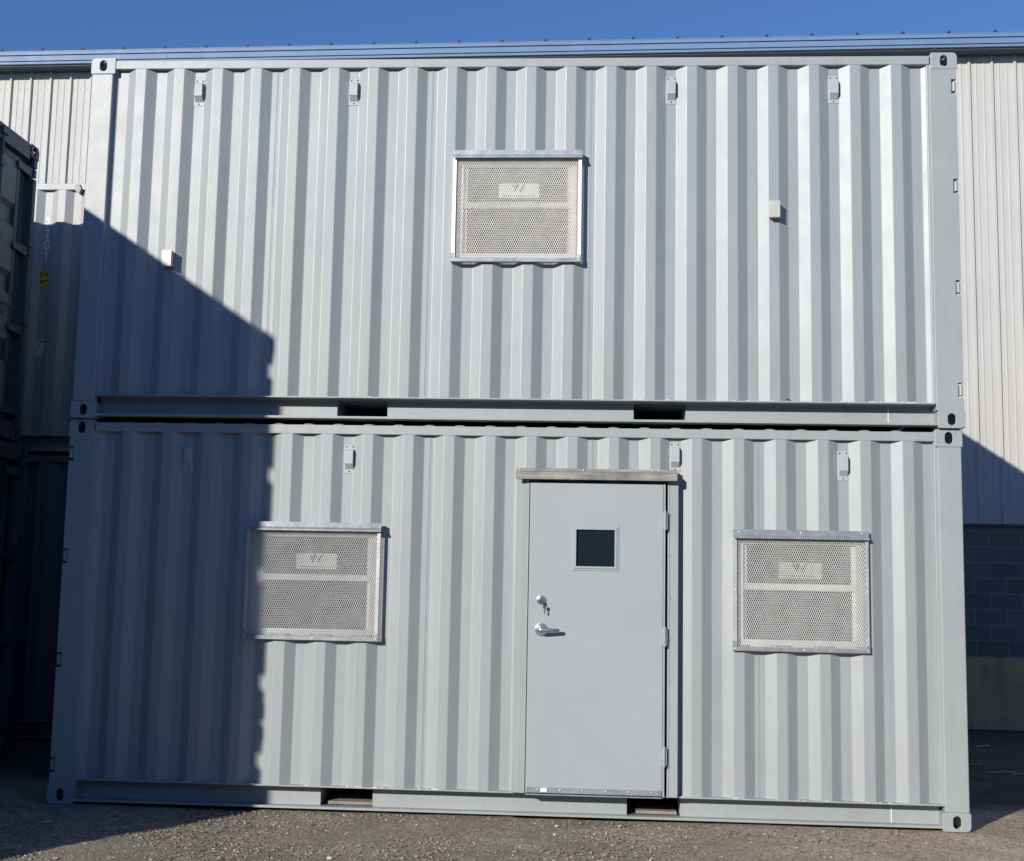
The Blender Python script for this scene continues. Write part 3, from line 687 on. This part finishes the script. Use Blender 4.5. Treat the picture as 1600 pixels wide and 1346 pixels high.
# eave: soffit return, gutter, roof edge
g0=-.27
def Zg(z): return 8.775+(z-8.765)*.74
b=MB(); b.prism([(g0+.01,Zg(8.765)),(g0-.004,Zg(8.772)),(g0-.004,Zg(8.815)),(g0+.012,Zg(8.822)),(g0+.012,Zg(8.828)),(g0-.012,Zg(8.832)),(g0-.012,Zg(8.930)),(g0+.002,Zg(8.936)),(g0+.002,Zg(8.946)),(g0-.020,Zg(8.950)),(g0-.020,Zg(9.012)),(g0+.3,Zg(9.03)),(g0+.3,Zg(8.90)),(-.02,Zg(8.86)),(-.02,Zg(8.78))],U0,U1,'x')
gt=b.build('gutter',M['blue'],bld)
for u in (-24,-18,-12.0,-6,0,6):
    b=MB(); b.box(u-.002,u+.002,g0-.0145,g0-.011,Zg(8.836),Zg(8.926)); b.build('gutter_joint',M['soffit'],gt)
b=MB(); b.box(U0,U1,g0+.03,-.001,Zg(8.742),Zg(8.762)); b.build('soffit',M['soffit'],bld)
b=MB()
b.add([(U0,g0-.02,Zg(9.016)),(U1,g0-.02,Zg(9.016)),(U1,14,9.50),(U0,14,9.50),(U0,g0-.02,Zg(9.03)),(U1,g0-.02,Zg(9.03)),(U1,14,9.52),(U0,14,9.52)],[(0,3,2,1),(4,5,6,7),(0,1,5,4),(1,2,6,5),(2,3,7,6),(3,0,4,7)])
u=U0; clip=MB()
while u<U1:
    b.add([(u-.010,g0-.022,Zg(9.028)),(u+.010,g0-.022,Zg(9.028)),(u+.010,14,9.518),(u-.010,14,9.518),(u-.006,g0-.022,Zg(9.052)),(u+.006,g0-.022,Zg(9.052)),(u+.006,14,9.545),(u-.006,14,9.545)],[(0,3,2,1),(4,5,6,7),(0,1,5,4),(1,2,6,5),(2,3,7,6),(3,0,4,7)])
    clip.box(u-.020,u+.020,g0-.030,g0-.005,Zg(9.036),Zg(9.062)); clip.box(u-.006,u+.006,g0-.02,g0-.005,Zg(9.062),Zg(9.09))
    u+=.61
rf=b.build('roof',M['blue'],bld); tag(clip.build('seam_clip',M['gasket'],rf),kind='stuff')
b=MB(); b.box(U0,U1,13.8,14,-1.2,9.45); b.box(U0,U0+.2,.24,13.8,-1.2,9.0); b.box(U1-.2,U1,.24,13.8,-1.2,9.0); b.build('wall',M['siding'],bld)

# ------------------------------------------------------------------ added unseen warehouse behind the viewpoint, blocks low sky so the shade stays dark
sky_blocker=empty('warehouse',(0,-26,0)); tag(sky_blocker,'added unseen dark warehouse behind the viewpoint that blocks low sky light','warehouse')
b=MB(); u=-55
while u<55:
    b.add([(u,0,-.3),(u+.1,0,-.3),(u+.1,0,8.6),(u,0,8.6)],[(0,1,2,3)]); b.add([(u+.1,0,-.3),(u+.14,.03,-.3),(u+.14,.03,8.6),(u+.1,0,8.6)],[(0,1,2,3)])
    b.add([(u+.14,.03,-.3),(u+.18,.03,-.3),(u+.18,.03,8.6),(u+.14,.03,8.6)],[(0,1,2,3)]); b.add([(u+.18,.03,-.3),(u+.22,0,-.3),(u+.22,0,8.6),(u+.18,.03,8.6)],[(0,1,2,3)]); u+=.22
b.build('siding',M['slate'],sky_blocker,fix=False)
b=MB(); b.box(-55,55,-14,-.02,-.3,8.55); b.build('wall',M['slate'],sky_blocker)
b=MB(); b.prism([(.25,8.60),(.25,8.75),(-7,9.15),(-14.3,8.75),(-14.3,8.60)],-55.3,55.3,'x'); b.build('roof',M['blue'],sky_blocker)
for k,u in enumerate((-30,-12,6,24)):
    b=MB(); b.box(u,u+4.2,.035,.08,-.1,4.4)
    for z in (.9,1.8,2.7,3.6): b.box(u+.03,u+4.17,.08,.095,z-.03,z+.03)
    b.build('blocker_door',M['shell_dark'],sky_blocker)

# ------------------------------------------------------------------ ground
def gz(x,y):
    s=min(1,max(0,(x-5.7)/1.5)); s=s*s*(3-2*s)
    d=-.040*max(0,y-.15)*s
    return max(d,-.335)
def axis(lo,hi,a,c,st):
    xs=[]; x=a
    while x<=c+1e-9: xs.append(x); x+=st
    g=st; x=a
    while x>lo: g=min(g*1.35,60); x-=g; xs.append(x)
    g=st; x=xs and c
    while x<hi: g=min(g*1.35,60); x+=g; xs.append(x)
    return sorted(xs)
gx=axis(-400,400,-1.4,8.6,.032); gy=axis(-400,400,-2.4,.9,.032)
vs=[];fs=[]
for y in gy:
    for x in gx:
        near=max(0,1-max(0,abs(y+.7)-1.6)/2)*max(0,1-max(0,abs(x-3.6)-5)/3)
        n=noise.fractal(Vector((x*1.2,y*1.2,0)),1,2,4)*.012 + noise.noise(Vector((x*14,y*14,3)))*.005+noise.noise(Vector((x*33,y*33,7)))*.0045
        vs.append((x,y,gz(x,y)+n*near-.006*(1 if near>0 else 1)))
w_=len(gx)
for j in range(len(gy)-1):
    for i in range(w_-1): fs.append((j*w_+i,j*w_+i+1,(j+1)*w_+i+1,(j+1)*w_+i))
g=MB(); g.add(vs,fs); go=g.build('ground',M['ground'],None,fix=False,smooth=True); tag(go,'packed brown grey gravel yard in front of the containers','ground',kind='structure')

# loose gravel
ico=[(0,0,1),(.894,0,.447),(.276,.851,.447),(-.724,.526,.447),(-.724,-.526,.447),(.276,-.851,.447),(.724,.526,-.447),(-.276,.851,-.447),(-.894,0,-.447),(-.276,-.851,-.447),(.724,-.526,-.447),(0,0,-1)]
icf=[(0,1,2),(0,2,3),(0,3,4),(0,4,5),(0,5,1),(1,6,2),(2,7,3),(3,8,4),(4,9,5),(5,10,1),(6,7,2),(7,8,3),(8,9,4),(9,10,5),(10,6,1),(11,7,6),(11,8,7),(11,9,8),(11,10,9),(11,6,10)]
def stones(n,x0,x1,y0,y1,smin,smax,dens):
    mb=MB(); k=0
    while k<n:
        x=random.uniform(x0,x1); y=random.uniform(y0,y1)
        if random.random()>dens(x,y): continue
        k+=1
        s=smin+(smax-smin)*random.random()**3.2
        a=random.uniform(0,6.28); ca,sa=math.cos(a),math.sin(a); ex,ey,ez=random.uniform(.7,1.4),random.uniform(.6,1.1),random.uniform(.4,.8)
        z=gz(x,y)-.006+s*.25
        vs=[]
        for v in ico:
            j=random.uniform(.75,1.15); px,py,pz=v[0]*ex*j*s,v[1]*ey*j*s,v[2]*ez*j*s
            vs.append((x+px*ca-py*sa,y+px*sa+py*ca,z+pz))
        mb.add(vs,icf)
    return mb
def dens(x,y):
    d=1.0 if x<3.2 else .85-.3*(x-3.2)
    return max(.10,d)*(.35+.65*(noise.noise(Vector((x*2.1,y*2.1,5)))*.5+.5))
gr=stones(19000,-1.2,8.4,-1.6,.0,.0024,.0115,dens).build('gravel',M['pebble'],None,fix=False)
tag(gr,'loose small stones scattered over the yard in front of the containers','gravel',kind='stuff')

# dunnage seen through the fork pockets
def plank(x0,x1,y0,y1,z0,z1,lab):
    b=MB(); b.box(x0,x1,y0,y1,z0,z1); o=b.build('dunnage_board',M['wood'],None,bevel=.004); tag(o,lab,'board','boards in the fork pockets'); return o
plank(1.87,2.17,.16,.85,.0235,.044,'weathered board lying in the left fork pocket of the lower container')
plank(3.93,4.20,.16,.90,.0235,.044,'weathered board lying in the right fork pocket of the lower container')

# leaves, scraps
def leaf(x,y,s,a,lab):
    b=MB(); q=[(0,-1),(.35,-.55),(.75,-.2),(.45,.05),(.6,.5),(.2,.45),(0,1),(-.2,.5),(-.6,.45),(-.5,.0),(-.8,-.25),(-.3,-.5)]
    ca,sa=math.cos(a),math.sin(a); zz=gz(x,y)+.004
    vs=[(x,y,zz+.35*s)]+[(x+s*(p[0]*ca-p[1]*sa),y+s*(p[0]*sa+p[1]*ca),zz+s*(.10+.25*abs(p[0]))) for p in q]
    vs+= [(v[0],v[1],v[2]-.001) for v in vs]; n=len(q)
    fs=[(0,1+i,1+(i+1)%n) for i in range(n)]+[(n+1,n+2+(i+1)%n,n+2+i) for i in range(n)]+[(1+i,n+2+i,n+2+(i+1)%n,1+(i+1)%n) for i in range(n)]
    o=b.add(vs,fs).build('leaf',M['yleaf'],None); tag(o,lab,'leaf','fallen leaves'); return o
leaf(0.276,-0.585,0.030,0.0,'wide tan leaf lying in the shade in front of the lower left corner')
leaf(0.739,-1.122,0.020,1.7,'small yellow leaf just outside the shadow edge at bottom left')
leaf(0.719,-1.484,0.022,3.4,'yellow leaf at the bottom edge of the photo near the left corner')
def stone(x,y,s,lab):
    b=MB(); vs=[(x+v[0]*s*random.uniform(.8,1.2),y+v[1]*s*random.uniform(.7,1),gz(x,y)+s*.35+v[2]*s*.6) for v in ico]
    o=b.add(vs,icf).build('stone',M['scrap'],None,bevel=.002); tag(o,lab,'stone','pale stones')
stone(2.183,-1.275,0.018,'pale tan stone at the bottom edge, left of centre')
stone(3.416,-0.218,0.013,'upper of two white chips below the door')
stone(3.410,-0.483,0.014,'lower of two white chips below the door')
stone(3.814,-0.158,0.012,'white chip right of the door threshold')
def scrap(x,y,L,a,lab):
    b=MB(); b.box(-L/2,L/2,-.009,.009,0,.008); ca,sa=math.cos(a),math.sin(a)
    b.tf(lambda p:(x+p[0]*ca-p[1]*sa,y+p[0]*sa+p[1]*ca,gz(x,y)-.002+p[2]+p[0]*.08))
    o=b.build('wood_scrap',M['scrap'],None,bevel=.002); tag(o,lab,'scrap','wood scraps in the shade')
scrap(8.009,5.935,0.160,0.3,'pale scrap nearest the warehouse foundation')
scrap(7.327,3.995,0.120,-0.9,'pale scrap closest to the container corner post')
scrap(7.286,3.390,0.080,-0.9,'short pale scrap in the middle of the shaded row')
scrap(7.402,3.415,0.200,-0.2,'longest pale scrap in the shaded row')
scrap(7.492,3.295,0.120,-0.1,'pale scrap at the right edge of the shaded ground')
b=MB(); b.path([(4.88,.0,2.770),(4.905,.0,2.785),(4.93,-.005,2.780)],.0025,6); b.path([(4.90,0,2.783),(4.892,0,2.80)],.002,5); b.ball((4.915,-.002,2.782),.007,1.6,.6,.5)
o=b.build('dry_twig',M['keym'],None); tag(o,'tiny dark twig caught on the bottom rail of the upper container','twig')
